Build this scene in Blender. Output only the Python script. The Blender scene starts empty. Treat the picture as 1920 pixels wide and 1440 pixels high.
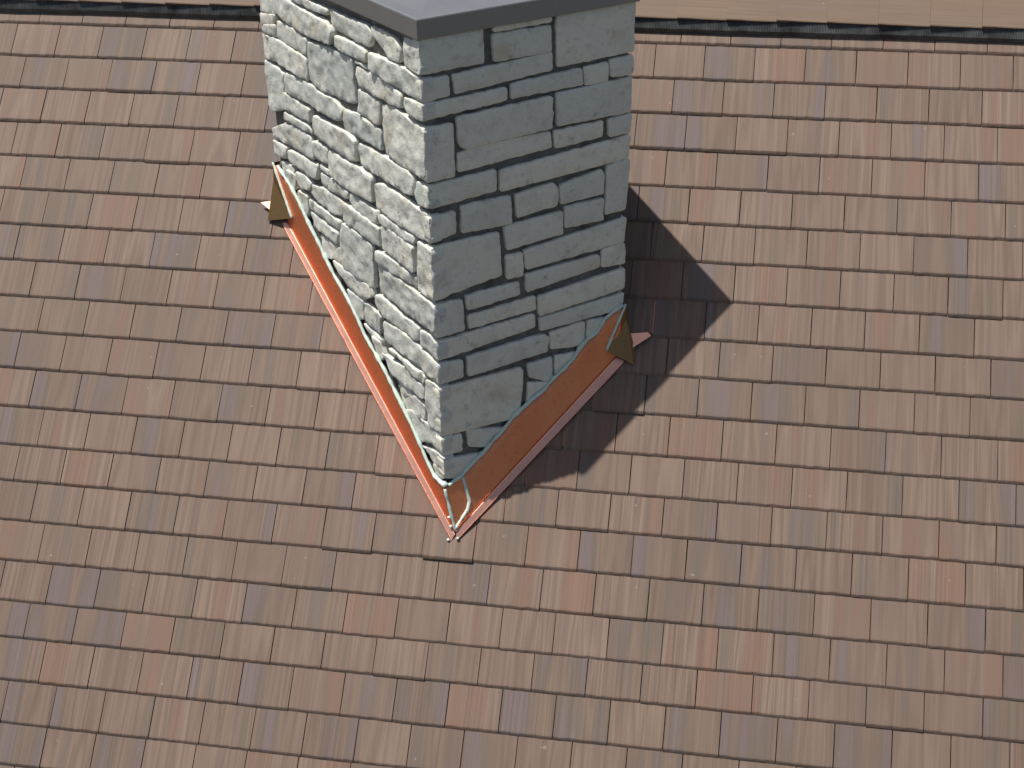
import bpy, bmesh, math, random
from mathutils import Vector, Matrix, noise
from mathutils.geometry import delaunay_2d_cdt

SC = bpy.context.scene
COL = SC.collection
random.seed(11)

# ------------------------------------------------------------------ camera
W0 = 0.30                      # width of one roof tile (m)
PITCH = 0.80445                # roof pitch (rad), close to 12 in 12
CP, SP = math.cos(PITCH), math.sin(PITCH)
Z0 = 7.0                       # height of the chimney's lowest corner on the roof
cam = bpy.data.cameras.new('camera')
cam.sensor_width = 36.0
cam.lens = 51.425
cam.clip_start = 0.1
cam.clip_end = 3000.0
camo = bpy.data.objects.new('camera', cam)
COL.objects.link(camo)
CR = Matrix(((0.984823, -0.069393, 0.159086), (0.17258, 0.488895, -0.855101), (-0.018438, 0.869578, 0.493451)))
CLOC = Vector((1.64555, -6.72358, 4.77448 + Z0))
camo.matrix_world = Matrix.Translation(CLOC) @ CR.to_4x4()
SC.camera = camo

# ------------------------------------------------------------------ sky and sun
SUN = Vector((0.2864, 0.0856, -0.9543)).normalized()     # direction the light travels
wd = bpy.data.worlds.new('World')
SC.world = wd
wd.use_nodes = True
wn = wd.node_tree.nodes
sky = wn.new('ShaderNodeTexSky')
sky.sky_type = 'NISHITA'
sky.sun_disc = False
sky.air_density = 0.9
sky.dust_density = 2.2
sky.ozone_density = 0.6
sky.sun_elevation = math.asin(-SUN.z)
sky.sun_rotation = math.atan2(-SUN.x, -SUN.y)
wd.node_tree.links.new(sky.outputs[0], wn['Background'].inputs[0])
wn['Background'].inputs[1].default_value = 0.080
sl = bpy.data.lights.new('sun', 'SUN')
sl.energy = 5.0
sl.angle = math.radians(0.53)
sl.color = (1.0, 0.955, 0.885)
so = bpy.data.objects.new('sun', sl)
COL.objects.link(so)
so.rotation_euler = SUN.to_track_quat('-Z', 'Y').to_euler()
so.location = (-8, -3, 40)
vs = SC.view_settings
vs.view_transform = 'Standard'
vs.look = 'None'
vs.gamma = 1.0
vs.exposure = 0.0
vs.use_curve_mapping = False
SC.cycles.caustics_reflective = True     # sun thrown back onto the tiles by the copper
SC.cycles.blur_glossy = 0.15

# ------------------------------------------------------------------ helpers
def s2l(*c):
    return tuple(((v / 255) / 12.92 if v <= 10.3 else ((v / 255 + 0.055) / 1.055) ** 2.4) for v in c) + (1.0,)

class NT:
    """small helper around a material's node tree"""
    def __init__(self, name):
        self.m = bpy.data.materials.new(name)
        self.m.use_nodes = True
        self.t = self.m.node_tree
        self.b = self.t.nodes['Principled BSDF']
    def n(self, typ, **kw):
        o = self.t.nodes.new(typ)
        for k, v in kw.items():
            setattr(o, k, v)
        return o
    def l(self, a, b):
        self.t.links.new(a, b)
    def val(self, sock, v):
        if hasattr(v, 'links') or isinstance(v, bpy.types.NodeSocket):
            self.l(v, sock)
        else:
            sock.default_value = v
    def math(self, op, a, b=None, c=None, clamp=False):
        o = self.n('ShaderNodeMath', operation=op, use_clamp=clamp)
        for i, v in enumerate((a, b, c)):
            if v is not None:
                self.val(o.inputs[i], v)
        return o.outputs[0]
    def mix(self, f, a, b, mode='MIX'):
        o = self.n('ShaderNodeMix', data_type='RGBA', blend_type=mode)
        self.val(o.inputs[0], f)
        self.val(o.inputs[6], a)
        self.val(o.inputs[7], b)
        return o.outputs[2]
    def ramp(self, f, stops, interp='LINEAR'):
        o = self.n('ShaderNodeValToRGB')
        o.color_ramp.interpolation = interp
        e = o.color_ramp.elements
        while len(e) < len(stops):
            e.new(0.5)
        for k, (p, c) in enumerate(stops):
            e[k].position = p
            e[k].color = c if len(c) == 4 else (*c, 1)
        self.l(f, o.inputs[0])
        return o.outputs[0]
    def noise(self, vec, scale, detail=3, rough=0.55, dist=0.0):
        o = self.n('ShaderNodeTexNoise')
        if vec is not None:
            self.l(vec, o.inputs['Vector'])
        o.inputs['Scale'].default_value = scale
        o.inputs['Detail'].default_value = detail
        o.inputs['Roughness'].default_value = rough
        o.inputs['Distortion'].default_value = dist
        return o.outputs[0]
    def vec(self, x, y, z):
        o = self.n('ShaderNodeCombineXYZ')
        for i, v in enumerate((x, y, z)):
            self.val(o.inputs[i], v)
        return o.outputs[0]
    def xyz(self, v):
        o = self.n('ShaderNodeSeparateXYZ')
        self.l(v, o.inputs[0])
        return o.outputs
    def bump(self, h, strength, dist, prev=None):
        o = self.n('ShaderNodeBump')
        o.inputs['Strength'].default_value = strength
        o.inputs['Distance'].default_value = dist
        self.l(h, o.inputs['Height'])
        if prev is not None:
            self.l(prev, o.inputs['Normal'])
        return o.outputs[0]
    def out(self, col, rough, normal=None, metal=None, spec=None):
        self.val(self.b.inputs['Base Color'], col)
        self.val(self.b.inputs['Roughness'], rough)
        if normal is not None:
            self.l(normal, self.b.inputs['Normal'])
        if metal is not None:
            self.val(self.b.inputs['Metallic'], metal)
        if spec is not None:
            self.val(self.b.inputs['Specular IOR Level'], spec)
        return self.m

G = 255.0
def alb(r, g, b, k=0.505):
    c = s2l(r, g, b)
    return (c[0] * k, c[1] * k * 0.948, c[2] * k * 0.945, 1.0)

def tile_material(name, joined, along='x', tan=0.0):
    t = NT(name)
    if joined:
        a = t.n('ShaderNodeAttribute', attribute_name='tile_co')
        loc = a.outputs['Vector']
        seed = t.n('ShaderNodeAttribute', attribute_name='tile_seed').outputs['Fac']
    else:
        loc = t.n('ShaderNodeTexCoord').outputs['Object']
        seed = t.n('ShaderNodeObjectInfo').outputs['Random']
    x, y, z = t.xyz(loc)[0:3]
    if along == 'y':
        x, y = y, x
    s1 = t.math('MULTIPLY', seed, 97.0)
    s2 = t.math('FRACT', t.math('MULTIPLY', seed, 57.31))
    s3 = t.math('FRACT', t.math('MULTIPLY', seed, 311.7))
    # broad colour bands running down the slope
    band = t.noise(t.vec(t.math('MULTIPLY', x, 5.2), t.math('MULTIPLY', y, 0.3), s1), 1.0, 2.0, 0.6, 0.0)
    band = t.math('ADD', t.math('MULTIPLY', t.math('SUBTRACT', band, 0.5), 2.3), t.math('ADD', 0.27, t.math('MULTIPLY', s2, 0.46)))
    pal = t.ramp(band, [(0.10, PAL[0]), (0.22, PAL[1]), (0.33, PAL[2]), (0.43, PAL[3]), (0.52, PAL[4]), (0.62, PAL[5]), (0.75, PAL[6]), (0.86, PAL[7])])
    # narrow combed streaks
    st = t.noise(t.vec(t.math('MULTIPLY', x, 70.0), t.math('MULTIPLY', y, 0.25), s1), 1.0, 2.0, 0.6, 0.0)
    st2 = t.noise(t.vec(t.math('MULTIPLY', x, 240.0), t.math('MULTIPLY', y, 0.9), s1), 1.0, 1.0, 0.6, 0.0)
    amt = t.math('ADD', 0.36, t.math('MULTIPLY', s3, 0.80))
    sv = t.math('ADD', t.math('MULTIPLY', t.math('SUBTRACT', st, 0.5), 0.85), t.math('MULTIPLY', t.math('SUBTRACT', st2, 0.5), 0.75))
    v = t.math('ADD', 1.0, t.math('MULTIPLY', sv, amt))
    v = t.math('MULTIPLY', v, t.math('ADD', 0.90, t.math('MULTIPLY', s2, 0.20)))
    col = t.mix(1.0, pal, t.vec(v, v, v), 'MULTIPLY')
    if tan:
        col = t.mix(tan, col, alb(178, 155, 130))
    # weathering that runs across many tiles, and grain
    geo = t.n('ShaderNodeNewGeometry').outputs['Position']
    dust = t.noise(geo, 1.1, 2, 0.55)
    col = t.mix(t.math('MULTIPLY', t.math('SUBTRACT', dust, 0.40, clamp=True), 1.3, clamp=True), col, alb(146, 127, 114))
    gr = t.noise(loc, 330.0, 1, 0.6)
    gv = t.math('ADD', 0.86, t.math('MULTIPLY', gr, 0.28))
    col = t.mix(1.0, col, t.vec(gv, gv, gv), 'MULTIPLY')
    spk = t.noise(geo, 22.0, 1, 0.5)
    col = t.mix(t.math('MULTIPLY', t.math('GREATER_THAN', spk, 0.80), 0.5), col, alb(205, 198, 186))
    nb = t.bump(t.math('ADD', t.math('MULTIPLY', st2, 0.7), st), 0.4, 0.0022)
    rg = t.math('ADD', 0.55, t.math('MULTIPLY', st, 0.2))
    return t.out(col, rg, nb, spec=0.3)

PAL = [alb(150, 136, 134), alb(143, 130, 117), alb(153, 133, 119), alb(164, 144, 125), alb(146, 125, 111), alb(167, 147, 129), alb(151, 131, 117), alb(158, 130, 112)]
M_TILE = tile_material('tile_concrete', False)
M_TILE_J = tile_material('tile_concrete_joined', True)
M_CAP_TILE = tile_material('ridge_tile_concrete', False, 'y', 0.6)

def limestone(name, lit_side, lichen):
    t = NT(name)
    geo = t.n('ShaderNodeNewGeometry').outputs['Position']
    rnd = t.n('ShaderNodeObjectInfo').outputs['Random']
    r2 = t.math('FRACT', t.math('MULTIPLY', rnd, 43.7))
    base = t.mix(rnd, (0.58, 0.61, 0.57, 1), (0.73, 0.735, 0.66, 1)) if lit_side else t.mix(rnd, (0.72, 0.725, 0.635, 1), (0.86, 0.83, 0.69, 1))  # shaded side's base painted lighter and less blue, offsetting shade and sky tint
    n1 = t.noise(geo, 7.0, 3, 0.6)
    base = t.mix(t.math('MULTIPLY', t.math('SUBTRACT', n1, 0.50, clamp=True), 2.6, clamp=True), base, (0.70, 0.63, 0.49, 1) if lit_side else (0.60, 0.585, 0.51, 1))
    n2 = t.noise(geo, 30.0, 4, 0.7)
    base = t.mix(t.math('MULTIPLY', t.math('SUBTRACT', n2, 0.54, clamp=True), 2.4 * lichen, clamp=True), base, (0.34, 0.345, 0.33, 1))
    n3 = t.noise(geo, 12.0, 4, 0.65)
    blot = t.math('MULTIPLY', t.math('SUBTRACT', n3, 0.60, clamp=True), 7.0 * lichen, clamp=True)
    base = t.mix(t.math('MULTIPLY', blot, t.math('ADD', 0.25, t.math('MULTIPLY', r2, 0.6))), base, (0.15, 0.155, 0.145, 1))
    n4 = t.noise(geo, 110.0, 2, 0.6)
    base = t.mix(t.math('MULTIPLY', t.math('GREATER_THAN', n4, 0.72), 0.35 if lit_side else 0.5), base, (0.14, 0.14, 0.13, 1))
    n5 = t.noise(geo, 5.0, 2, 0.5)
    rust = t.math('MULTIPLY', t.math('SUBTRACT', n5, 0.62, clamp=True), 5.0, clamp=True)
    base = t.mix(t.math('MULTIPLY', rust, 0.5), base, (0.56, 0.42, 0.24, 1))
    h = t.math('ADD', n2, t.math('MULTIPLY', n4, 0.5))
    nb = t.bump(h, 0.55 if lit_side else 0.8, 0.006)
    return t.out(base, 0.9, nb, spec=0.2)

M_ST_L = limestone('limestone_split_sunlit', True, 1.5)
M_ST_R = limestone('limestone_smooth_shaded', False, 1.0)  # same limestone for the shaded face, extra light put into its colour

def simple_noise_mat(name, c1, c2, scale, rough, bs=0.3, bd=0.004, metal=None, spec=0.3):
    t = NT(name)
    geo = t.n('ShaderNodeNewGeometry').outputs['Position']
    n1 = t.noise(geo, scale, 4, 0.6)
    col = t.mix(t.math('MULTIPLY', t.math('SUBTRACT', n1, 0.25, clamp=True), 2.0, clamp=True), c1, c2)
    nb = t.bump(t.noise(geo, scale * 6, 3, 0.6), bs, bd)
    return t.out(col, rough, nb, metal, spec)

M_MORTAR = simple_noise_mat('mortar', (0.075, 0.073, 0.068, 1), (0.24, 0.24, 0.22, 1), 14, 0.95, 0.7, 0.008)
M_MINT = simple_noise_mat('sealant_pale', (0.52, 0.65, 0.575, 1), (0.63, 0.73, 0.66, 1), 30, 0.5, 0.35, 0.004)
M_BLACK = simple_noise_mat('vent_plastic_black', (0.02, 0.021, 0.022, 1), (0.13, 0.135, 0.135, 1), 11, 0.42, 0.2, 0.002, None, 0.5)
M_DECK = simple_noise_mat('underlay_felt', (0.17, 0.135, 0.12, 1), (0.22, 0.18, 0.16, 1), 20, 0.9)
M_GROUND = simple_noise_mat('lawn', (0.055, 0.055, 0.045, 1), (0.09, 0.09, 0.075, 1), 0.8, 0.95, 0.5, 0.05)

def copper_mat(name, c1, c2, stain, r0, r1, metal=1.0):
    t = NT(name)
    geo = t.n('ShaderNodeNewGeometry').outputs['Position']
    n1 = t.noise(geo, 6.0, 4, 0.6, 0.4)
    n2 = t.noise(geo, 40.0, 4, 0.65)
    col = t.mix(n1, c1, c2)
    col = t.mix(t.math('MULTIPLY', t.math('SUBTRACT', n2, 0.56, clamp=True), 3.0, clamp=True), col, stain)
    rg = t.math('ADD', r0, t.math('MULTIPLY', n1, r1))
    nb = t.bump(t.noise(geo, 7.0, 2, 0.5), 0.25, 0.01)
    return t.out(col, rg, nb, metal)

M_COP = copper_mat('copper', (0.93, 0.355, 0.175, 1), (0.83, 0.285, 0.13, 1), (0.45, 0.19, 0.10, 1), 0.36, 0.20, 0.92)
M_HEM = copper_mat('copper_bright', (0.76, 0.43, 0.33, 1), (0.70, 0.37, 0.27, 1), (0.75, 0.42, 0.30, 1), 0.36, 0.12)
M_BRZ = copper_mat('copper_aged', (0.42, 0.25, 0.10, 1), (0.30, 0.17, 0.06, 1), (0.22, 0.13, 0.06, 1), 0.3, 0.2)
M_CAPM = copper_mat('cap_sheet_metal', (0.35, 0.355, 0.355, 1), (0.28, 0.285, 0.285, 1), (0.30, 0.30, 0.295, 1), 0.34, 0.2, 0.7)

def mesh_obj(name, verts, faces, mat, parent=None, smooth=False, matrix=None):
    me = bpy.data.meshes.new(name)
    me.from_pydata(verts, [], faces)
    me.validate(clean_customdata=False)
    me.update()
    if smooth:
        me.polygons.foreach_set('use_smooth', [True] * len(me.polygons))
    me.materials.append(mat)
    o = bpy.data.objects.new(name, me)
    COL.objects.link(o)
    if parent is not None:
        o.parent = parent
    if matrix is not None:
        o.matrix_local = matrix
    return o

def tag(o, label=None, cat=None, group=None, kind=None):
    for k, v in (('label', label), ('category', cat), ('group', group), ('kind', kind)):
        if v:
            o[k] = v
    return o

def tube(path, rad, seg=8, jit=0.0, flat=1.0, seed=0):
    """verts and faces of a tube along a list of points"""
    v, f = [], []
    n = len(path)
    for i, p in enumerate(path):
        d = (path[min(i + 1, n - 1)] - path[max(i - 1, 0)]).normalized()
        a = d.cross(Vector((0, 0, 1)))
        a = a.normalized() if a.length > 1e-3 else Vector((1, 0, 0))
        b = a.cross(d).normalized()
        r = rad * (1 + jit * noise.noise(p * 28 + Vector((seed, 0, 0))))
        for k in range(seg):
            t = 2 * math.pi * k / seg
            v.append(p + a * (r * math.cos(t)) + b * (r * flat * math.sin(t)))
    for i in range(n - 1):
        for k in range(seg):
            f.append((i * seg + k, i * seg + (k + 1) % seg, (i + 1) * seg + (k + 1) % seg, (i + 1) * seg + k))
    f.append(tuple(range(seg))[::-1])
    f.append(tuple((n - 1) * seg + k for k in range(seg)))
    return v, f

def resample(pts, step, closed=True):
    out = []
    n = len(pts)
    for i in range(n if closed else n - 1):
        a, b = Vector(pts[i]), Vector(pts[(i + 1) % n])
        m = max(1, int(round((b - a).length / step)))
        out += [a.lerp(b, k / m) for k in range(m)]
    if not closed:
        out.append(Vector(pts[-1]))
    return out

# ------------------------------------------------------------------ measured data (metres)
STONES_L = [
    [[1.421,2.659],[1.242,2.697],[0.941,2.701],[0.942,2.673],[1.189,2.658],[1.303,2.66]],
    [[1.796,2.59],[1.46,2.647],[1.23,2.631],[0.946,2.633],[0.903,2.595],[0.934,2.516],[1.195,2.5],[1.446,2.509],[1.599,2.534],[1.809,2.501]],
    [[1.812,2.49],[1.63,2.521],[1.653,2.467],[1.707,2.445],[1.804,2.427]],
    [[1.79,2.424],[1.634,2.465],[1.636,2.398],[1.792,2.378]],
    [[1.614,2.489],[1.468,2.492],[1.385,2.494],[1.228,2.472],[1.255,2.386],[1.587,2.384],[1.621,2.402]],
    [[1.8,2.365],[1.635,2.381],[1.251,2.362],[1.246,2.275],[1.269,2.231],[1.583,2.238],[1.778,2.234],[1.803,2.312]],
    [[1.217,2.462],[0.973,2.486],[0.708,2.49],[0.725,2.366],[0.72,2.25],[0.777,2.231],[1.129,2.216],[1.244,2.241],[1.237,2.361]],
    [[0.893,2.569],[0.814,2.576],[0.652,2.582],[0.536,2.571],[0.544,2.515],[0.68,2.509],[0.826,2.51],[0.907,2.518]],
    [[0.931,2.703],[0.743,2.701],[0.521,2.712],[0.466,2.675],[0.503,2.606],[0.688,2.601],[0.809,2.605],[0.899,2.606],[0.934,2.643]],
    [[0.475,2.719],[0.355,2.716],[0.238,2.709],[0.189,2.669],[0.198,2.596],[0.312,2.594],[0.374,2.629],[0.456,2.666]],
    [[0.141,2.739],[0.011,2.736],[0.014,2.582],[0.159,2.591]],
    [[0.505,2.571],[0.315,2.575],[0.16,2.579],[-0.011,2.559],[0.003,2.455],[0.169,2.452],[0.285,2.464],[0.42,2.472],[0.51,2.484]],
    [[0.678,2.492],[0.532,2.494],[0.534,2.48],[0.681,2.477]],
    [[0.672,2.46],[0.505,2.468],[0.391,2.456],[0.215,2.432],[0.213,2.36],[0.316,2.347],[0.467,2.354],[0.647,2.366],[0.673,2.399]],
    [[0.663,2.34],[0.533,2.33],[0.444,2.328],[0.471,2.195],[0.57,2.195],[0.693,2.206]],
    [[0.172,2.426],[0.027,2.438],[-0.027,2.423],[-0.016,2.35],[0.066,2.344],[0.151,2.359],[0.184,2.388]],
    [[0.426,2.317],[0.309,2.337],[0.084,2.316],[-0.004,2.303],[0.006,2.242],[0.003,2.142],[-0.003,2.063],[0.058,2.038],[0.242,2.042],[0.413,2.057],[0.428,2.142]],
    [[0.86,2.172],[0.716,2.189],[0.467,2.172],[0.463,2.061],[0.558,2.059],[0.854,2.061],[0.873,2.123]],
    [[0.723,2.021],[0.579,2.03],[0.42,2.033],[0.206,2.029],[0.149,2.013],[0.136,1.964],[0.149,1.911],[0.23,1.897],[0.47,1.899],[0.717,1.902],[0.735,1.973]],
    [[0.105,2.004],[-0.002,2.003],[-0.002,1.921],[-0.014,1.892],[0.075,1.879],[0.125,1.895]],
    [[1.232,2.038],[1.066,2.041],[0.832,2.054],[0.748,2.028],[0.751,1.913],[0.807,1.9],[1.022,1.902],[1.242,1.921],[1.254,1.972]],
    [[1.548,2.205],[1.253,2.22],[1.142,2.196],[0.967,2.2],[0.866,2.171],[0.885,2.111],[0.953,2.088],[1.075,2.088],[1.164,2.087],[1.297,2.099],[1.504,2.085],[1.579,2.092]],
    [[1.784,2.213],[1.57,2.193],[1.602,2.074],[1.432,2.069],[1.272,2.062],[1.284,1.982],[1.396,1.979],[1.606,1.975],[1.767,1.915],[1.824,1.947]],
    [[1.61,1.955],[1.533,1.954],[1.327,1.954],[1.283,1.944],[1.275,1.916],[1.41,1.91],[1.563,1.907],[1.63,1.911]],
    [[1.797,1.79],[1.627,1.883],[1.432,1.897],[1.308,1.886],[1.283,1.764],[1.425,1.752],[1.579,1.752],[1.727,1.75],[1.801,1.74]],
    [[1.283,1.876],[1.115,1.876],[1.108,1.865],[1.12,1.782],[1.244,1.771],[1.265,1.782],[1.293,1.828]],
    [[1.802,1.721],[1.643,1.726],[1.662,1.65],[1.754,1.632],[1.807,1.63]],
    [[1.621,1.714],[1.507,1.728],[1.253,1.734],[1.265,1.644],[1.375,1.63],[1.469,1.638],[1.632,1.645]],
    [[1.756,1.605],[1.668,1.618],[1.579,1.61],[1.595,1.525],[1.643,1.51],[1.73,1.523]],
    [[1.544,1.603],[1.454,1.614],[1.35,1.594],[1.375,1.54],[1.494,1.517],[1.545,1.543]],
    [[1.228,1.751],[1.109,1.743],[1.111,1.72],[1.165,1.712],[1.233,1.725]],
    [[1.078,1.877],[0.938,1.875],[0.733,1.884],[0.591,1.871],[0.6,1.724],[0.709,1.719],[0.854,1.711],[0.966,1.715],[1.087,1.732],[1.092,1.799]],
    [[1.235,1.69],[1.104,1.7],[0.873,1.687],[0.902,1.644],[1.029,1.623],[1.209,1.623],[1.24,1.654]],
    [[0.858,1.689],[0.798,1.689],[0.571,1.678],[0.565,1.606],[0.644,1.6],[0.828,1.608],[0.87,1.641]],
    [[1.351,1.582],[1.202,1.606],[0.966,1.596],[0.988,1.504],[1.093,1.485],[1.29,1.496],[1.371,1.531]],
    [[1.406,1.472],[1.098,1.461],[1.027,1.46],[1.045,1.404],[1.217,1.409],[1.393,1.419]],
    [[1.395,1.396],[1.221,1.388],[1.061,1.376],[1.077,1.303],[1.291,1.315],[1.351,1.328]],
    [[1.298,1.281],[1.054,1.284],[1.007,1.25],[1.023,1.182],[1.148,1.186],[1.254,1.22]],
    [[0.946,1.605],[0.829,1.603],[0.551,1.586],[0.564,1.478],[0.655,1.47],[0.909,1.488],[0.953,1.489]],
    [[0.539,1.673],[0.501,1.684],[0.163,1.665],[0.18,1.627],[0.334,1.624],[0.525,1.626]],
    [[0.515,1.614],[0.46,1.629],[0.185,1.606],[0.183,1.463],[0.237,1.46],[0.498,1.473],[0.528,1.477]],
    [[0.545,1.851],[0.475,1.865],[0.241,1.866],[0.13,1.849],[-0.016,1.842],[-0.008,1.802],[-0.019,1.765],[0.007,1.696],[0.127,1.684],[0.341,1.69],[0.549,1.711]],
    [[0.991,1.462],[0.894,1.473],[0.655,1.445],[0.65,1.368],[0.651,1.186],[0.708,1.176],[0.972,1.173],[1.03,1.199],[1.032,1.321]],
    [[0.606,1.436],[0.501,1.45],[0.174,1.434],[0.174,1.373],[0.224,1.373],[0.537,1.369],[0.606,1.377]],
    [[0.131,1.66],[-0.0,1.655],[0.006,1.521],[0.002,1.459],[-0.007,1.398],[0.056,1.364],[0.161,1.367]],
    [[0.602,1.363],[0.427,1.352],[0.159,1.345],[-0.01,1.336],[0.015,1.178],[0.071,1.17],[0.306,1.163],[0.599,1.179]],
    [[0.651,1.144],[0.585,1.156],[0.342,1.13],[0.18,1.127],[0.197,1.042],[0.242,1.035],[0.585,1.04],[0.668,1.086]],
    [[0.168,1.119],[0.09,1.136],[-0.03,1.117],[-0.013,1.02],[0.018,1.013],[0.117,1.024],[0.171,1.022]],
    [[0.577,1.008],[0.404,1.024],[0.197,1.013],[-0.001,0.978],[0.001,0.881],[0.056,0.867],[0.157,0.878],[0.308,0.885],[0.526,0.885],[0.58,0.886]],
    [[0.824,1.026],[0.756,1.041],[0.603,1.021],[0.627,0.985],[0.641,0.898],[0.807,0.913]],
    [[0.818,0.896],[0.746,0.883],[0.63,0.871],[0.629,0.819],[0.67,0.806],[0.756,0.84]],
    [[0.53,0.857],[0.426,0.855],[0.263,0.851],[0.14,0.845],[0.153,0.797],[0.286,0.796],[0.38,0.83],[0.525,0.833]],
    [[0.626,0.782],[0.494,0.782],[0.35,0.803],[0.24,0.772],[0.156,0.772],[0.17,0.692],[0.234,0.681],[0.397,0.688],[0.535,0.695]],
    [[0.129,0.829],[0.058,0.843],[-0.022,0.833],[-0.011,0.751],[-0.005,0.542],[0.058,0.537],[0.132,0.546],[0.145,0.654]],
    [[0.475,0.637],[0.402,0.646],[0.262,0.654],[0.17,0.644],[0.178,0.549],[0.267,0.532],[0.393,0.553]],
    [[0.411,0.544],[0.315,0.543],[0.154,0.534],[-0.003,0.514],[0.01,0.423],[0.071,0.404],[0.125,0.426],[0.265,0.41],[0.356,0.444]],
    [[0.245,0.405],[0.18,0.363],[0.073,0.386],[-0.014,0.389],[-0.008,0.305],[0.083,0.289],[0.159,0.329]],
    [[0.11,0.297],[0.035,0.287],[-0.006,0.286],[-0.002,0.259],[0.086,0.252]],
    [[1.147,1.177],[0.959,1.169],[0.682,1.171],[0.67,1.125],[0.791,1.063],[0.981,1.074],[1.108,1.136]],
    [[1.536,1.487],[1.425,1.486],[1.421,1.406],[1.466,1.356],[1.582,1.442]],
    [[0.999,1.047],[0.806,1.047],[0.813,0.924],[0.896,0.924]],
    [[0.729,0.854],[0.636,0.852],[0.598,0.771],[0.668,0.754]],
    [[0.489,0.715],[0.381,0.715],[0.319,0.64],[0.42,0.592]],
    [[1.665,1.58],[1.553,1.574],[1.563,1.496],[1.626,1.496]],
]
STONES_R = [
    [[0.004,2.773],[0.348,2.758],[0.346,2.587],[-0.004,2.586]],
    [[0.4,2.719],[0.738,2.711],[0.741,2.579],[0.409,2.581]],
    [[0.411,2.76],[0.744,2.757],[0.744,2.727],[0.41,2.73]],
    [[0.775,2.77],[1.264,2.781],[1.256,2.496],[0.776,2.489]],
    [[0.174,2.553],[0.746,2.574],[0.745,2.481],[0.184,2.456]],
    [[0.004,2.559],[0.15,2.553],[0.15,2.454],[0.006,2.443]],
    [[0.499,2.45],[0.922,2.459],[0.927,2.371],[0.502,2.374]],
    [[0.938,2.46],[1.088,2.461],[1.088,2.36],[0.943,2.364]],
    [[1.098,2.473],[1.258,2.477],[1.258,2.376],[1.104,2.38]],
    [[0.01,2.429],[0.474,2.437],[0.476,2.37],[0.01,2.355]],
    [[0.187,2.333],[0.742,2.342],[0.74,2.173],[0.222,2.16],[0.19,2.198]],
    [[0.769,2.351],[1.249,2.359],[1.248,2.166],[0.771,2.176]],
    [[-0.005,2.314],[0.161,2.307],[0.156,2.027],[0.002,2.03]],
    [[0.182,2.141],[0.307,2.16],[0.729,2.152],[0.738,2.066],[0.182,2.045]],
    [[0.755,2.151],[1.057,2.147],[1.057,2.061],[0.754,2.055]],
    [[1.09,2.15],[1.246,2.157],[1.241,2.048],[1.096,2.053]],
    [[0.0,2.007],[0.398,2.012],[0.398,1.899],[0.002,1.882]],
    [[0.423,2.001],[1.239,2.034],[1.232,1.904],[0.419,1.889]],
    [[0.187,1.857],[0.48,1.851],[0.485,1.691],[0.185,1.705]],
    [[0.511,1.849],[0.745,1.864],[0.772,1.829],[0.771,1.731],[0.518,1.717]],
    [[0.788,1.84],[1.052,1.874],[1.069,1.841],[1.064,1.733],[0.789,1.732]],
    [[1.086,1.891],[1.232,1.899],[1.234,1.603],[1.082,1.604]],
    [[0.003,1.835],[0.151,1.837],[0.15,1.714],[0.003,1.697]],
    [[0.439,1.682],[0.803,1.688],[0.802,1.558],[0.451,1.546]],
    [[0.819,1.71],[1.064,1.703],[1.065,1.577],[0.818,1.586]],
    [[0.556,1.514],[1.232,1.555],[1.221,1.407],[0.568,1.4]],
    [[0.007,1.667],[0.405,1.66],[0.413,1.404],[0.236,1.393],[0.002,1.362]],
    [[0.444,1.511],[0.545,1.506],[0.547,1.369],[0.445,1.374]],
    [[0.564,1.37],[1.042,1.37],[1.048,1.292],[0.567,1.267]],
    [[1.066,1.397],[1.219,1.397],[1.218,1.271],[1.06,1.289]],
    [[0.19,1.342],[0.523,1.338],[0.527,1.262],[0.196,1.256]],
    [[0.004,1.34],[0.167,1.327],[0.169,1.146],[-0.003,1.147]],
    [[0.2,1.217],[0.623,1.225],[0.627,1.142],[0.202,1.142]],
    [[0.64,1.215],[1.216,1.243],[1.216,1.115],[0.644,1.099]],
    [[0.649,1.081],[1.215,1.087],[1.209,1.021],[1.061,0.993],[0.653,1.002]],
    [[0.014,1.115],[0.615,1.118],[0.619,1.034],[0.015,1.001]],
    [[0.183,0.973],[0.676,0.973],[0.705,0.942],[0.698,0.859],[0.183,0.856]],
    [[0.718,0.972],[0.951,0.975],[0.951,0.882],[0.722,0.863]],
    [[0.97,0.974],[1.148,0.986],[1.049,0.9],[0.963,0.884]],
    [[0.015,0.979],[0.155,0.965],[0.153,0.86],[0.01,0.854]],
    [[0.015,0.83],[0.519,0.804],[0.536,0.776],[0.506,0.519],[0.002,0.528]],
    [[0.567,0.813],[0.727,0.808],[0.729,0.717],[0.576,0.724]],
    [[0.751,0.809],[0.939,0.817],[0.841,0.742],[0.749,0.711]],
    [[0.569,0.691],[0.731,0.694],[0.67,0.631],[0.555,0.574]],
    [[0.005,0.509],[0.12,0.506],[0.126,0.392],[0.001,0.4]],
    [[0.161,0.515],[0.416,0.507],[0.39,0.427],[0.306,0.384],[0.167,0.408]],
    [[0.005,0.375],[0.27,0.373],[0.209,0.31],[0.102,0.252],[0.008,0.261]],
]
BEAD_L = [[-0.02, 0.215], [0.088, 0.226], [0.163, 0.291], [0.239, 0.375], [0.322, 0.456], [0.409, 0.537], [0.502, 0.614], [0.596, 0.693], [0.711, 0.764], [0.811, 0.831], [0.891, 0.916], [0.965, 0.977], [1.041, 1.03], [1.138, 1.084], [1.214, 1.145], [1.288, 1.216], [1.365, 1.279], [1.442, 1.342], [1.517, 1.415], [1.611, 1.484], [1.778, 1.572]]
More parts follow.
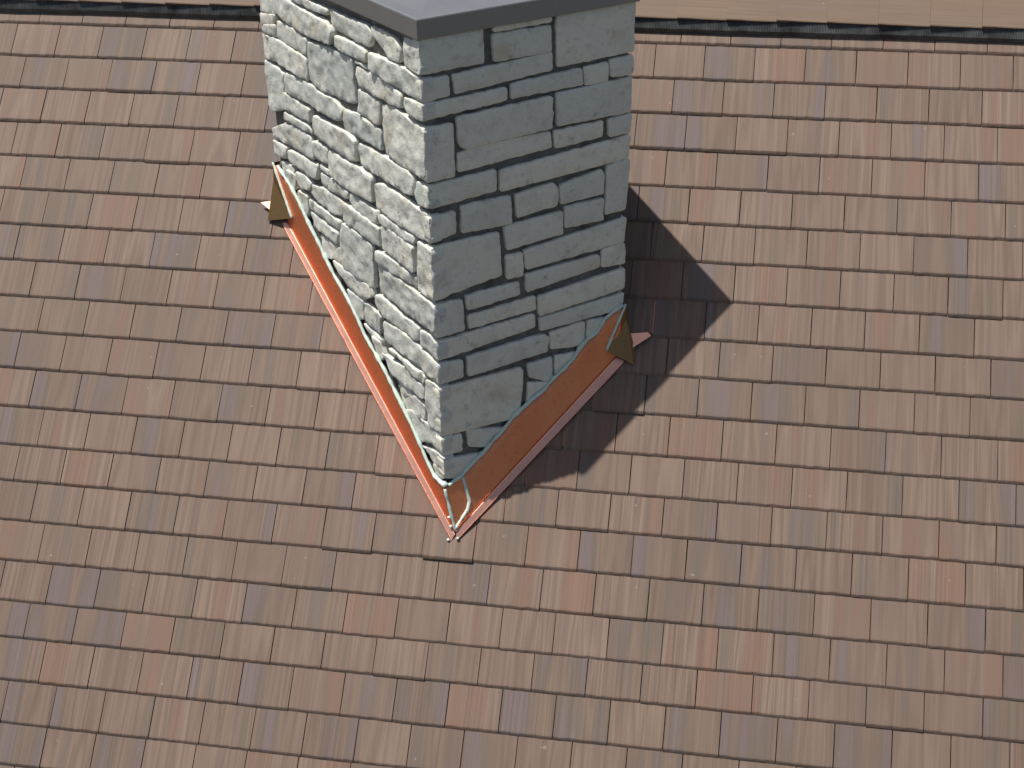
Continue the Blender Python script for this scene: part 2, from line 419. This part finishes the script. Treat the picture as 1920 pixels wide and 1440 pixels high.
BEAD_R = [[0.012, 0.207], [0.107, 0.245], [0.149, 0.282], [0.252, 0.349], [0.355, 0.426], [0.459, 0.518], [0.575, 0.586], [0.666, 0.624], [0.725, 0.679], [0.794, 0.717], [0.857, 0.762], [0.901, 0.821], [0.963, 0.868], [1.025, 0.893], [1.055, 0.928], [1.077, 0.963], [1.147, 0.998], [1.202, 1.017]]
PATCH = [[0.118, 0.249], [0.13, 0.139], [0.139, 0.037], [0.104, -0.024], [0.045, -0.069]]
OUT_L = [[0.042, -0.144], [-1.242, 1.711]]
OUT_R = [[0.076, -0.141], [0.958, 1.006]]
INN_L = [[0.062, -0.106], [-1.201, 1.713]]
INN_R = [[0.064, -0.09], [0.909, 1.034]]
TAB_R = [1.101, 0.776]
TAB_L = [1.669, 1.305]
TABLOW_R = [0.987, 0.96]
TABLOW_L = [-1.328, 1.717]
FLG_R = [[0.885, 1.133], [1.053, 1.157], [1.073, 1.136], [0.911, 1.009]]
FLG_L = [[-1.386, 1.829], [-1.257, 1.857], [-1.243, 1.767], [-1.321, 1.784]]
LB = [-1.279, 1.3115, 1.3624]
RB = [0.8961, 0.7928, 0.8236]
SF, SL, SR = -0.00849, -0.00029, 0.01898
FU, FV = 4.16284, 10.04735      # tile columns and courses from the roof's zero to the chimney corner
CAPX = (1.6610, 0.2982)

# ------------------------------------------------------------------ ground far below
tag(mesh_obj('ground', [(-600, -600, 0), (600, -600, 0), (600, 600, 0), (-600, 600, 0)], [(0, 1, 2, 3)], M_GROUND), kind='structure')

# ------------------------------------------------------------------ roof
TH = 0.013                      # tile thickness
RY = FV * 0.30 - 3.1174      # shift of the ridge details with the origin
RIDGE_Y = 3.555 + RY
XA, XB, YB = -6.3, 6.3, -3.45
DZ = -2 * TH - 0.004
roof_v = [(XA, YB, DZ), (XB, YB, DZ), (XB, RIDGE_Y, DZ), (XA, RIDGE_Y, DZ)]
# far slope, in the near slope's own frame
bd = Vector((0, math.cos(2 * PITCH), -math.sin(2 * PITCH)))
far = [Vector((x, RIDGE_Y, DZ)) + bd * 6.5 for x in (XB, XA)]
roof = mesh_obj('roof', roof_v + [tuple(v) for v in far], [(0, 1, 2, 3), (3, 2, 4, 5)], M_DECK)
roof.matrix_world = Matrix.Translation((0, 0, Z0)) @ Matrix.Rotation(PITCH, 4, 'X')
tag(roof, 'pitched roof of brown flat tiles around the stone chimney', kind='structure')

def r2w(x, y, z=0.0):
    return Vector((x, y * CP - z * SP, y * SP + z * CP + Z0))

CRT = CR.transposed()
def project(p):
    c = CRT @ (p - CLOC)
    f = 1024 / 36 * cam.lens
    return 512 + f * c.x / -c.z, 384 - f * c.y / -c.z, -c.z

E0 = 0.7747994 * W0             # exposure of a course
FX, FY = FU * W0, FV * W0
DV = [0.004, 0.0065, -0.0186, -0.0159, 0.0099, -0.0227, -0.0068, 0.004, 0.0191, -0.0083, -0.0023, 0.0301, 0.0438, -0.0144, 0.0038, 0.0203, 0.0328, -0.0686, -0.0281, 0.0114]
PHL = [-3.145, -3.641, -3.292, -3.659, -3.177, -3.822, -3.164, -3.654, -3.148, -3.810, -3.169, -3.690, -3.353, -3.715, -3.209, -3.892, -3.571, -3.894, -3.415, -3.043]
PHR = [-3.183, -3.676, -3.245, -3.932, -3.265, -3.749, -3.416, -3.750, -3.247, -3.928, -3.274, -3.763, -3.425, -3.750, -3.260, -3.892, -3.571, -3.894, -3.415, -3.043]
while len(DV) < 28:
    DV.append(random.uniform(-0.02, 0.02))
    PHL.append(-3.6 + (0.5 if len(DV) % 2 else 0.0) + random.uniform(-0.08, 0.08))
    PHR.append(PHL[-1])

def tile_mesh(width, length, rng):
    """a flat tile: origin at its lower left corner on the top face, y up the slope"""
    NX = 9
    v, f = [], []
    edge = [0.0] * (NX + 1)
    for k in range(NX + 1):
        edge[k] = rng.uniform(-0.0018, 0.0018) + 0.0018 * noise.noise(Vector((k * 0.6, rng.random() * 9, 0)))
    rows = []
    def row(fn):
        s = len(v)
        for k in range(NX + 1):
            v.append(fn(k / NX * width, k))
        rows.append(s)
    tilt = -TH / E0
    row(lambda x, k: (x, edge[k] * 0.5 - 0.0142, -TH))
    row(lambda x, k: (x, edge[k] - 0.0062, -0.0055))
    row(lambda x, k: (x, edge[k] + 0.0012, -0.0006))
    row(lambda x, k: (x, 0.011, 0.0 + 0.011 * 0))
    row(lambda x, k: (x, length * 0.5, rng.uniform(-0.0005, 0.0005)))
    row(lambda x, k: (x, length, 0.0))
    row(lambda x, k: (x, length, -TH))
    for a, b in zip(rows, rows[1:]):
        for k in range(NX):
            f.append((a + k, a + k + 1, b + k + 1, b + k))
    f.append(tuple(r for r in rows[::-1]))
    f.append(tuple(r + NX for r in rows))
    f.append(tuple(rows[0] + k for k in range(NX, -1, -1)) + tuple(rows[-1] + k for k in range(NX + 1)))
    return v, f

VARS = []
for i in range(14):
    rng = random.Random(100 + i)
    me = bpy.data.meshes.new('tile')
    tv, tf = tile_mesh(W0, E0 * 1.24, rng)
    me.from_pydata(tv, [], tf)
    me.materials.append(M_TILE)
    me.update()
    VARS.append((me, tv, tf))

# footprint of the chimney on the roof, in roof coordinates
FOOT = [(0, 0), (LB[0], LB[1] / CP), (LB[0] + RB[0], (LB[1] + RB[1]) / CP), (RB[0], RB[1] / CP)]
def inside(poly, x, y):
    c = False
    n = len(poly)
    for i in range(n):
        (x1, y1), (x2, y2) = poly[i], poly[(i + 1) % n]
        if (y1 > y) != (y2 > y) and x < (x2 - x1) * (y - y1) / (y2 - y1) + x1:
            c = not c
    return c

SIL = [(258, -20), (280, 176), (268, 221), (452, 538), (634, 365), (623, 306), (636, -20)]   # where the chimney hides the roof, for choosing the tiles in view
tiles = []
joints = []
for i in range(28):
    yb = FY - (i + DV[i]) * E0
    yt = FY - (i - 1 + DV[i - 1]) * E0 if i else yb + E0
    for k in range(-26, 34):
        def jx(k):
            x0 = k + PHL[i] - FU
            t = min(1, max(0, (x0 * W0 + 0.9) / 1.8))
            t = t * t * (3 - 2 * t)
            return (k + PHL[i] + (PHR[i] - PHL[i]) * t) * W0 - FX
        xa, xb = jx(k), jx(k + 1)
        if xb < XA or xa > XB:
            continue
        if all(inside(FOOT, x, y) for x in (xa + 0.02, xb - 0.02) for y in (yb + 0.02, yt)):
            continue
        rr = random.Random(i * 101 + k)
        gap = rr.uniform(0.004, 0.0068)
        sx = (xb - xa - gap) / W0
        lift = rr.uniform(0, 0.0022) + (0.004 if rr.random() < 0.05 else 0)
        cx, cy, dist = project(r2w((xa + xb) / 2, (yb + yt) / 2))
        bx, by, _ = project(r2w((xa + xb) / 2, yb))
        if abs(bx - 451) < 22 and abs(by - 557) < 9:
            lift = 0.013
        if abs(bx - 619) < 25 and abs(by - 411) < 9:
            lift = 0.011
        tilt = -math.atan2(TH + lift, E0)
        mx = Matrix.Translation((xa + gap / 2, yb + rr.uniform(-0.0015, 0.0015), lift)) @ Matrix.Rotation(rr.uniform(-0.0035, 0.0035), 4, 'Z') @ Matrix.Rotation(tilt, 4, 'X') @ Matrix.Scale(sx, 4, (1, 0, 0))
        vis = -20 < cx < 1044 and -20 < cy < 788 and not inside(SIL, cx, cy)
        tiles.append((0 if vis else 1, dist, mx, rr.randrange(14), rr.random()))
        joints.append((xb, yb, yt))
tiles.sort(key=lambda q: (q[0], q[1]))
for q in tiles[:300]:
    o = bpy.data.objects.new('tile', VARS[q[3]][0])
    COL.objects.link(o)
    o.parent = roof
    o.matrix_local = q[2]
jv, jf, jco, jseed = [], [], [], []
for q in tiles[300:]:
    me, tv, tf = VARS[q[3]]
    s = len(jv)
    for p in tv:
        jv.append(tuple(q[2] @ Vector(p)))
        jco.append(p)
        jseed.append(q[4])
    jf += [tuple(s + a for a in ff) for ff in tf]
far_tiles = mesh_obj('outlying_tiles', jv, jf, M_TILE_J, roof)
tag(far_tiles, kind='stuff')
at = far_tiles.data.attributes.new('tile_co', 'FLOAT_VECTOR', 'POINT')
at.data.foreach_set('vector', [c for p in jco for c in p])
at = far_tiles.data.attributes.new('tile_seed', 'FLOAT', 'POINT')
at.data.foreach_set('value', jseed)

# ridge vent: fluted black strip below the ridge caps
vv, vf = [], []
pit = 0.0095
nfl = int((XB - XA) / pit)
for k in range(nfl * 2 + 1):
    x = XA + k * pit / 2
    wob = 0.006 * noise.noise(Vector((x * 1.3, 3.3, 0))) + 0.003 * noise.noise(Vector((x * 7.0, 1.3, 0)))
    up_ = 0.0035 if k % 2 else -0.0015
    vv += [(x, RY + 3.172 + wob, -0.012), (x, RY + 3.184 + wob, 0.010), (x, RY + 3.190 + wob, 0.028 + up_), (x, RY + 3.238 + wob * 0.6, 0.048 + up_ + wob * 0.4), (x, RY + 3.33, 0.044), (x, RY + 3.33, 0.03)]
for k in range(nfl * 2):
    for j in range(5):
        a = k * 6 + j
        vf.append((a, a + 6, a + 7, a + 1))
vent = mesh_obj('ridge_vent', vv, vf, M_BLACK, roof)
tag(vent, 'black fluted ridge vent strip under the ridge caps')

# ridge caps: angled tiles laid along the ridge, each lapping the one before it
CAPS = []
def cap_mesh(rng):
    v, f = [], []
    L_, wd_ = 0.375, 0.315
    prof = [(0, 0), (-wd_, 0)]
    n = 5
    top, bot = [], []
    for j in range(n + 1):
        x = L_ * j / n
        jit = rng.uniform(-0.001, 0.001)
        for (s, arr, dz) in ((1, top, 0), (1, bot, -0.016)):
            near = Vector((x, -wd_ + jit, dz))
            nmid = Vector((x, -wd_ + 0.004, dz))
            apex = Vector((x, 0, dz))
            farp = Vector((x, 0, dz)) + bd * wd_
            arr.append(len(v))
            v.extend([tuple(near + Vector((0, 0, -0.002 if dz == 0 else 0))), tuple(Vector((x, -wd_ * 0.98, dz))), tuple(apex), tuple(farp)])
    for j in range(n):
        for arr, fl in ((top, False), (bot, True)):
            for q in range(3):
                ff = (arr[j] + q, arr[j + 1] + q, arr[j + 1] + q + 1, arr[j] + q + 1)
                f.append(ff[::-1] if fl else ff)
        f.append((bot[j], bot[j + 1], top[j + 1], top[j]))
        f.append((top[j] + 3, top[j + 1] + 3, bot[j + 1] + 3, bot[j] + 3))
    for e in (0, n):
        for q in range(3):
            ff = (top[e] + q, top[e] + q + 1, bot[e] + q + 1, bot[e] + q)
            f.append(ff if e == 0 else ff[::-1])
    me = bpy.data.meshes.new('ridge_cap')
    me.from_pydata(v, [], f)
    me.materials.append(M_CAP_TILE)
    me.update()
    return me
capmeshes = [cap_mesh(random.Random(40 + i)) for i in range(4)]
CAP0, CAPS_ = CAPX
k = -30
while CAP0 + k * CAPS_ < XB:
    x = CAP0 + k * CAPS_
    if x > XA:
        rr = random.Random(k + 500)
        o = bpy.data.objects.new('ridge_cap', capmeshes[rr.randrange(4)])
        COL.objects.link(o)
        o.parent = roof
        o.matrix_local = Matrix.Translation((x, RIDGE_Y + rr.uniform(-0.003, 0.003), 0.074)) @ Matrix.Rotation(rr.uniform(-0.004, 0.004), 4, 'Z') @ Matrix.Rotation(0.052, 4, 'Y')
    k += 1

# ------------------------------------------------------------------ chimney
CH = Vector((0, 0, Z0))
chim = bpy.data.objects.new('chimney', None)
COL.objects.link(chim)
chim.location = CH
tag(chim, 'square pale limestone chimney rising through the tiled roof', 'chimney')
HT = 2.764                         # height of the masonry above its lowest corner

def eF(h): return Vector((SF * h, 0, h))
def eL(h): return Vector((LB[0] + SL * (h - LB[2]), LB[1], h))
def eR(h): return Vector((RB[0] + SR * (h - RB[2]), RB[1], h))
def eB(h): return eL(h) + eR(h) - eF(h) + Vector((0, 0, 0))
def on_face(side, u, h, d=0.0):
    a = eF(h)
    b = eL(h) if side == 'L' else eR(h)
    t = (b - a)
    t.z = 0
    t.normalize()
    n = Vector((-t.y, t.x, 0)) if side == 'L' else Vector((t.y, -t.x, 0))
    return a + t * u + n * d
def wid(side, h):
    return ((eL(h) if side == 'L' else eR(h)) - eF(h)).xy.length

# mortar core: sits behind the stone faces
REC = 0.019
def core_ring(h):
    cc = (eF(h) + eL(h) + eR(h) + eB(h)) / 4
    return [on_face('L', REC, h, -REC), on_face('R', wid('R', h) - REC, h, -REC), eB(h).lerp(cc, 0.03), on_face('L', wid('L', h) - REC, h, -REC)]
hs = [-0.5, 0.4, 1.0, 1.6, 2.2, HT - 0.004]
cv, cf = [], []
for h in hs:
    r = core_ring(h)
    for p in r:
        p.z = h
    cv += r
for i in range(len(hs) - 1):
    for k in range(4):
        cf.append((i * 4 + k, i * 4 + (k + 1) % 4, i * 4 + 4 + (k + 1) % 4, i * 4 + 4 + k))
cf.append(tuple(len(cv) - 4 + k for k in range(4)))
mesh_obj('mortar', [tuple(p) for p in cv], cf, M_MORTAR, chim)

def clean_poly(poly):
    """counter-clockwise"""
    a = sum(p[0] * q[1] - q[0] * p[1] for p, q in zip(poly, poly[1:] + poly[:1]))
    return poly if a > 0 else poly[::-1]

def bead_h(side, u):
    bl = BEAD_L if side == 'L' else BEAD_R
    for (u0, h0), (u1, h1) in zip(bl, bl[1:]):
        if u <= u1:
            break
    return h0 + (h1 - h0) * min(1, max(0, (u - u0) / (u1 - u0)))

def make_stone(side, poly, idx):
    rng = random.Random(idx * 7 + (1000 if side == 'L' else 0))
    rough = 0.0062 if side == 'L' else 0.0046
    d0 = rng.uniform(-0.002, 0.010) if side == 'L' else rng.uniform(-0.001, 0.007)
    poly = clean_poly([tuple(p) for p in poly])
    P = []
    mean_gap = sum(h - bead_h(side, u) for u, h in poly) / len(poly)
    for u, h in poly:
        if u < 0.035:
            u = -0.006
        if u > wid(side, h) - 0.05:
            u = wid(side, h) + rng.uniform(-0.004, 0.012)
        hb = bead_h(side, u)
        if h < hb + (0.04 if side == 'L' else 0.05) and h - hb < mean_gap:
            h = min(h, hb - 0.005) - 0.03
        h = min(h, HT - 0.006)
        P.append(Vector((u, h)))
    # soften corners
    Q = []
    n = len(P)
    for i in range(n):
        a, b, c = P[i - 1], P[i], P[(i + 1) % n]
        r = min(0.009, (a - b).length * 0.3, (c - b).length * 0.3)
        cr = rng.uniform(0.4, 1.0) * r
        Q.append(b + (a - b).normalized() * cr)
        Q.append(b + (c - b).normalized() * cr)
    ring = resample(Q, 0.019)
    cen = sum(ring, Vector((0, 0))) / len(ring)
    m = len(ring)
    sd = Vector((idx * 3.7, 11.0 if side == 'L' else 29.0, 0))
    R0 = []
    for i, p in enumerate(ring):
        t = (ring[(i + 1) % m] - ring[i - 1]).normalized()
        nrm = Vector((t.y, -t.x))
        corner = p.x < 0.004
        j = (0.0 if corner else (0.0035 if side == 'L' else 0.003)) + (0.0 if corner else 0.0050) * noise.noise(Vector((p.x * 22, p.y * 22, 0)) + sd) + 0.0022 * noise.noise(Vector((p.x * 60, p.y * 60, 3)) + sd)
        if corner:
            j += (0.014 if side == 'L' else 0.009) * noise.noise(Vector((p.y * 17, 2.2, 1.1)) + sd)
        R0.append((p + nrm * j, nrm))
    tilt = Vector((rng.uniform(-1, 1), rng.uniform(-1, 1))) * (0.05 if side == 'L' else 0.015)
    def depth(p, k):
        q = Vector((p.x, p.y, 0))
        z = rough * 1.25 * noise.fractal(q * 11 + sd, 0.9, 2.1, 3) + rough * 0.55 * noise.noise(q * 42 + sd)
        if side == 'L':
            z += 0.0035 * (1 - abs(noise.noise(q * 14 + sd)) * 2.2)
        return d0 + z + (p - cen).dot(tilt) * 0.6
    v, f = [], []
    prof = [(0.0, -0.062, None), (0.0, -0.007, None), (0.0012, -0.0016, None), (0.0040, 0.0, 1)]
    inner = []
    for ins, dd, full in prof:
        for p, nr in R0:
            q = p - nr * ins
            if full:
                dep = depth(q, 0)
                inner.append(q)
            elif dd > -0.02:
                dep = depth(p, 0) + dd
            else:
                dep = dd
            v.append(on_face(side, q.x, q.y, dep))
    for r in range(len(prof) - 1):
        for k in range(m):
            ff = (r * m + k, r * m + (k + 1) % m, (r + 1) * m + (k + 1) % m, (r + 1) * m + k)
            f.append(ff if side == 'R' else ff[::-1])
    # front face: triangulated over jittered points
    stp = 0.019 if side == 'L' else 0.03
    pts = list(inner)
    xs = [q.x for q in inner]
    ys = [q.y for q in inner]
    ipoly = [(q.x, q.y) for q in inner]
    gx = min(xs) + stp * 0.6
    while gx < max(xs):
        gy = min(ys) + stp * 0.6
        while gy < max(ys):
            c = Vector((gx + rng.uniform(-0.35, 0.35) * stp, gy + rng.uniform(-0.35, 0.35) * stp))
            if inside(ipoly, c.x, c.y) and min((c - q).length for q in inner) > stp * 0.5:
                pts.append(c)
            gy += stp
        gx += stp
    res = delaunay_2d_cdt(pts, [], [list(range(m))], 1, 1e-5)
    ov, of, oo = res[0], res[2], res[3]
    base = (len(prof) - 1) * m
    mp = {}
    for j, q in enumerate(ov):
        src = [k for k in oo[j] if k < m]
        if src:
            mp[j] = base + src[0]
        else:
            mp[j] = len(v)
            v.append(on_face(side, q.x, q.y, depth(q, 0)))
    for t3 in of:
        ff = tuple(mp[j] for j in t3)
        if len(set(ff)) == 3:
            f.append(ff if side == 'R' else ff[::-1])
    o3 = on_face(side, cen.x, cen.y, 0)
    return mesh_obj('stone', [tuple(p - o3) for p in v], f, M_ST_L if side == 'L' else M_ST_R, chim, smooth=True, matrix=Matrix.Translation(o3))

for i, s in enumerate(STONES_L):
    make_stone('L', s, i)
for i, s in enumerate(STONES_R):
    make_stone('R', s, i)

# metal cap: folded fascia all round with a shallow crowned top
cap_h0, cap_h1 = HT, 2.859
def cap_ring(h, ov):
    pts = [eF(HT), eR(HT), eB(HT), eL(HT)]
    cc = sum(pts, Vector()) / 4
    out = []
    for i, p in enumerate(pts):
        a, b = pts[i - 1], pts[(i + 1) % 4]
        da = (p - a).normalized()
        db = (p - b).normalized()
        q = p + (da + db) * ov
        out.append(Vector((q.x, q.y, h)))
    return out
cv, cf = [], []
for h, ov in ((cap_h0 - 0.004, 0.010), (cap_h0 - 0.004, 0.017), (cap_h0 + 0.002, 0.0185), (cap_h1 - 0.004, 0.0185), (cap_h1, 0.0165)):
    cv += cap_ring(h, ov)
for i in range(4):
    for k in range(4):
        cf.append((i * 4 + k, i * 4 + (k + 1) % 4, i * 4 + 4 + (k + 1) % 4, i * 4 + 4 + k))
capo = mesh_obj('cap', [tuple(p) for p in cv], cf, M_CAPM, chim)
tag(capo, 'grey sheet metal cap on the chimney top')
tv = cap_ring(cap_h1 + 0.001, 0.0165) + cap_ring(cap_h1 + 0.004, 0.010) + cap_ring(cap_h1 + 0.004, -0.06)
cc = sum(tv[8:12], Vector()) / 4
tv += [tv[8 + k].lerp(cc, 0.5) + Vector((0, 0, 0.03)) for k in range(4)]
tf = []
for r in range(3):
    for k in range(4):
        tf.append((r * 4 + k, r * 4 + (k + 1) % 4, r * 4 + 4 + (k + 1) % 4, r * 4 + 4 + k))
tf.append((12, 13, 14, 15))
mesh_obj('top_panel', [tuple(p) for p in tv], tf, M_CAPM, capo)

# ------------------------------------------------------------------ copper flashing
fl = bpy.data.objects.new('copper_flashing', None)
COL.objects.link(fl)
fl.location = CH
tag(fl, 'bright copper flashing wrapped around the foot of the stone chimney', 'flashing')
NW = Vector((0, -SP, CP))        # roof normal
def r2c(x, y, z=0.0):
    return Vector((x, y * CP - z * SP, y * SP + z * CP))

def pan_col(side, s):
    """cross-section of the flashing at fraction s of a run, from the top edge on the wall to the edge of the hem"""
    inn, out = (INN_L, OUT_L) if side == 'L' else (INN_R, OUT_R)
    lo = r2c(*inn[0], 0.010).lerp(r2c(*inn[1], 0.010), s)
    ou = r2c(*out[0], 0.0).lerp(r2c(*out[1], 0.0), s)
    h0 = bead_h(side, 0.5)
    w_ = wid(side, h0)
    ut = -0.014 + s * (w_ + 0.02)
    top = on_face(side, ut, bead_h(side, ut) - 0.006, 0.016)
    foot = on_face(side, ut, 0.0, 0.022)
    foot.z = foot.y * SP / CP + 0.055          # where the wall meets the roof
    wv = 0.003 * noise.noise(Vector((s * 9, 1.0 if side == 'L' else 7.0, 0)))
    def bez(t):
        return top * (1 - t) ** 2 + top.lerp(lo, 0.52).lerp(foot, 0.10) * (2 * t * (1 - t)) + lo * t * t
    col = [bez(t) + NW * (wv * (1 - t)) for t in (0, 0.2, 0.4, 0.6, 0.8, 0.92, 1.0)]
    od = ou - lo
    col += [lo + od * 0.05 + NW * 0.0015, lo + od * 0.12 + NW * 0.0025, lo + od * 0.93 + NW * (0.005 + wv * 0.4), ou + NW * 0.0125, ou - od * 0.03 + NW * 0.001]
    return col

def pan_pt(side, s, t, off=0.0):
    c = pan_col(side, s)[:7]
    ts = (0, 0.2, 0.4, 0.6, 0.8, 0.92, 1.0)
    for k in range(6):
        if t <= ts[k + 1]:
            break
    p = c[k].lerp(c[k + 1], (t - ts[k]) / (ts[k + 1] - ts[k]))
    n = NW * 0.5 + (on_face(side, 0.3, 1, 1) - on_face(side, 0.3, 1, 0))
    return p + n.normalized() * off

def run(side):
    N = 60
    cols = [pan_col(side, i / N) for i in range(N + 1)]
    def strip(name, a, b, parent):
        v = []
        for c in cols:
            v += c[a:b]
        m = b - a
        f = []
        for i in range(N):
            for k in range(m - 1):
                ff = (i * m + k, i * m + k + 1, (i + 1) * m + k + 1, (i + 1) * m + k)
                f.append(ff if side == 'R' else ff[::-1])
        o = mesh_obj(name, [tuple(p) for p in v], f, M_COP if name == 'wall_pan' else M_HEM, parent, smooth=(name == 'wall_pan'))
        md = o.modifiers.new('sheet', 'SOLIDIFY')
        md.thickness = 0.0012
        return o
    pan = strip('wall_pan', 0, 7, fl)
    tag(pan, 'sunlit copper strip on the left chimney face' if side == 'L' else 'shaded copper strip on the right chimney face')
    strip('hem', 6, 12, pan)
    # sealant bead along the top edge
    path = []
    pts = resample([(u, h, 0) for u, h in (BEAD_L if side == 'L' else BEAD_R)], 0.018, False)
    for q in pts:
        path.append(on_face(side, q.x, q.y + 0.004 * noise.noise(Vector((q.x * 14, 5, 0))), 0.015))
    v, f = tube(path, 0.0115, 8, 0.6, 0.8, 3 if side == 'L' else 8)
    mesh_obj('sealant_bead', [tuple(p) for p in v], f, M_MINT, pan, smooth=True)
    return pan

panL = run('L')
panR = run('R')

# corner patch: overlapping copper piece folded round the front edge, outlined with sealant
PST = [(0.098, 0.03), (0.100, 0.35), (0.101, 0.66), (0.082, 0.80), (0.0, 0.93)]
NP = 8
pv, pf = [], []
for i in range(NP + 1):
    t = 0.03 + 0.89 * i / NP
    sr = 0.100 if t < 0.72 else 0.101 - (t - 0.72) / 0.20 * 0.099
    for s_ in (0.0, sr * 0.5, sr):
        pv.append(tuple(pan_pt('R', s_, t, 0.0025)))
for i in range(NP):
    for k in range(2):
        pf.append((i * 3 + k, i * 3 + 3 + k, i * 3 + 4 + k, i * 3 + 1 + k))
patch = mesh_obj('corner_patch', pv, pf, M_COP, fl, smooth=True)
def bead(name, pts, r, parent, seed=0):
    path = resample([tuple(p) for p in pts], 0.015, False)
    v, f = tube(path, r, 8, 0.4, 0.8, seed)
    return mesh_obj(name, [tuple(p) for p in v], f, M_MINT, parent, smooth=True)
bead('sealant_bead', [pan_pt('R', a_, t_, 0.004) for a_, t_ in PST], 0.0105, patch, 2)
bead('sealant_bead', [pan_pt('R', 0.0, t_, 0.004) for t_ in (0.02, 0.2, 0.4, 0.6, 0.8, 0.98)], 0.0105, patch, 5)
def dab(p, r, seed):
    bm = bmesh.new()
    bmesh.ops.create_icosphere(bm, subdivisions=2, radius=r)
    for vtx in bm.verts:
        vtx.co *= 1 + 0.4 * noise.noise(vtx.co * 60 + Vector((seed, 0, 0)))
        vtx.co.z *= 0.7
    me = bpy.data.meshes.new('sealant_dab')
    bm.to_mesh(me)
    bm.free()
    me.polygons.foreach_set('use_smooth', [True] * len(me.polygons))
    me.materials.append(M_MINT)
    o = bpy.data.objects.new('sealant_dab', me)
    COL.objects.link(o)
    o.parent = fl
    o.location = p
o0 = Vector(OUT_L[0])
dab(r2c(o0.x - 0.014, o0.y + 0.004, 0.010), 0.010, 1)
dab(r2c(OUT_R[0][0] + 0.004, OUT_R[0][1] + 0.012, 0.016), 0.009, 2)
dab(on_face('R', -0.006, BEAD_R[0][1] + 0.012, 0.004), 0.021, 6)
dab(pan_pt('L', 0.012, 0.70, 0.006), 0.009, 3)
dab(pan_pt('L', 0.012, 0.90, 0.006), 0.009, 4)

# end tabs: folded triangles where the run turns round the side corners, and the pan beyond lying on the tiles
def tab(side, inner, low, flange, txt):
    h = (BEAD_L if side == 'L' else BEAD_R)[-1][1]
    u = wid(side, h)
    top = on_face(side, u + 0.012, h + 0.005, 0.020)
    inn = pan_pt(side, 0.905 if side == 'R' else 0.93, 0.62, 0.007)
    lo = r2c(*low, 0.012)
    mid = on_face(side, u + 0.016, (h + (LB if side == 'L' else RB)[2]) / 2, 0.026)
    back = top + (eB(h) - (eL(h) if side == 'L' else eR(h))).normalized() * 0.05
    lob = lo + NW * 0.0 + Vector((0, 0.07, 0.07))
    v = [top, inn, lo, mid, back, lob]
    f = [(0, 1, 3), (1, 2, 3), (0, 3, 4), (3, 2, 5), (3, 5, 4)]
    if side == 'L':
        f = [q[::-1] for q in f]
    o = mesh_obj('end_tab', [tuple(p) for p in v], f, M_BRZ, fl)
    o.modifiers.new('sheet', 'SOLIDIFY').thickness = 0.0015
    tag(o, txt)
    bead('sealant_bead', [top, top.lerp(inn, 0.5), inn], 0.0085, o, 7)
    fv = [r2c(x, y, 0.022) for x, y in flange]
    g = mesh_obj('flange', [tuple(p) for p in fv], [tuple(range(len(fv)))], M_HEM, fl)
    g.modifiers.new('sheet', 'SOLIDIFY').thickness = 0.0015
tab('R', TAB_R, TABLOW_R, FLG_R, 'dark folded copper tab at the right end of the flashing')
tab('L', TAB_L, TABLOW_L, FLG_L, 'dark folded copper tab at the left end of the flashing')

# step flashing: copper seen down the tile joints beside the runs
def seg_dist(px, py, a, b):
    ax, ay = a
    bx, by = b
    t = max(0, min(1, ((px - ax) * (bx - ax) + (py - ay) * (by - ay)) / ((bx - ax) ** 2 + (by - ay) ** 2)))
    return math.hypot(px - ax - t * (bx - ax), py - ay - t * (by - ay))
for (xb, yb, yt) in joints:
    ym = (yb + yt) / 2
    if yb > 2.2 or inside(FOOT, xb, ym):
        continue
    dl = seg_dist(xb, ym, FOOT[0], FOOT[1])
    dr = seg_dist(xb, ym, FOOT[0], FOOT[3])
    if min(dl, dr) < 0.235:
        z = lambda y: -(TH) * (y - yb) / E0 - TH + 0.0035
        y0, y1 = yb + 0.012, yt + 0.01
        v = [r2c(xb - 0.012, y0, z(y0)), r2c(xb + 0.012, y0, z(y0)), r2c(xb + 0.012, y1, z(y1)), r2c(xb - 0.012, y1, z(y1))]
        mesh_obj('step_flashing', [tuple(p) for p in v], [(0, 1, 2, 3)], M_COP, fl)
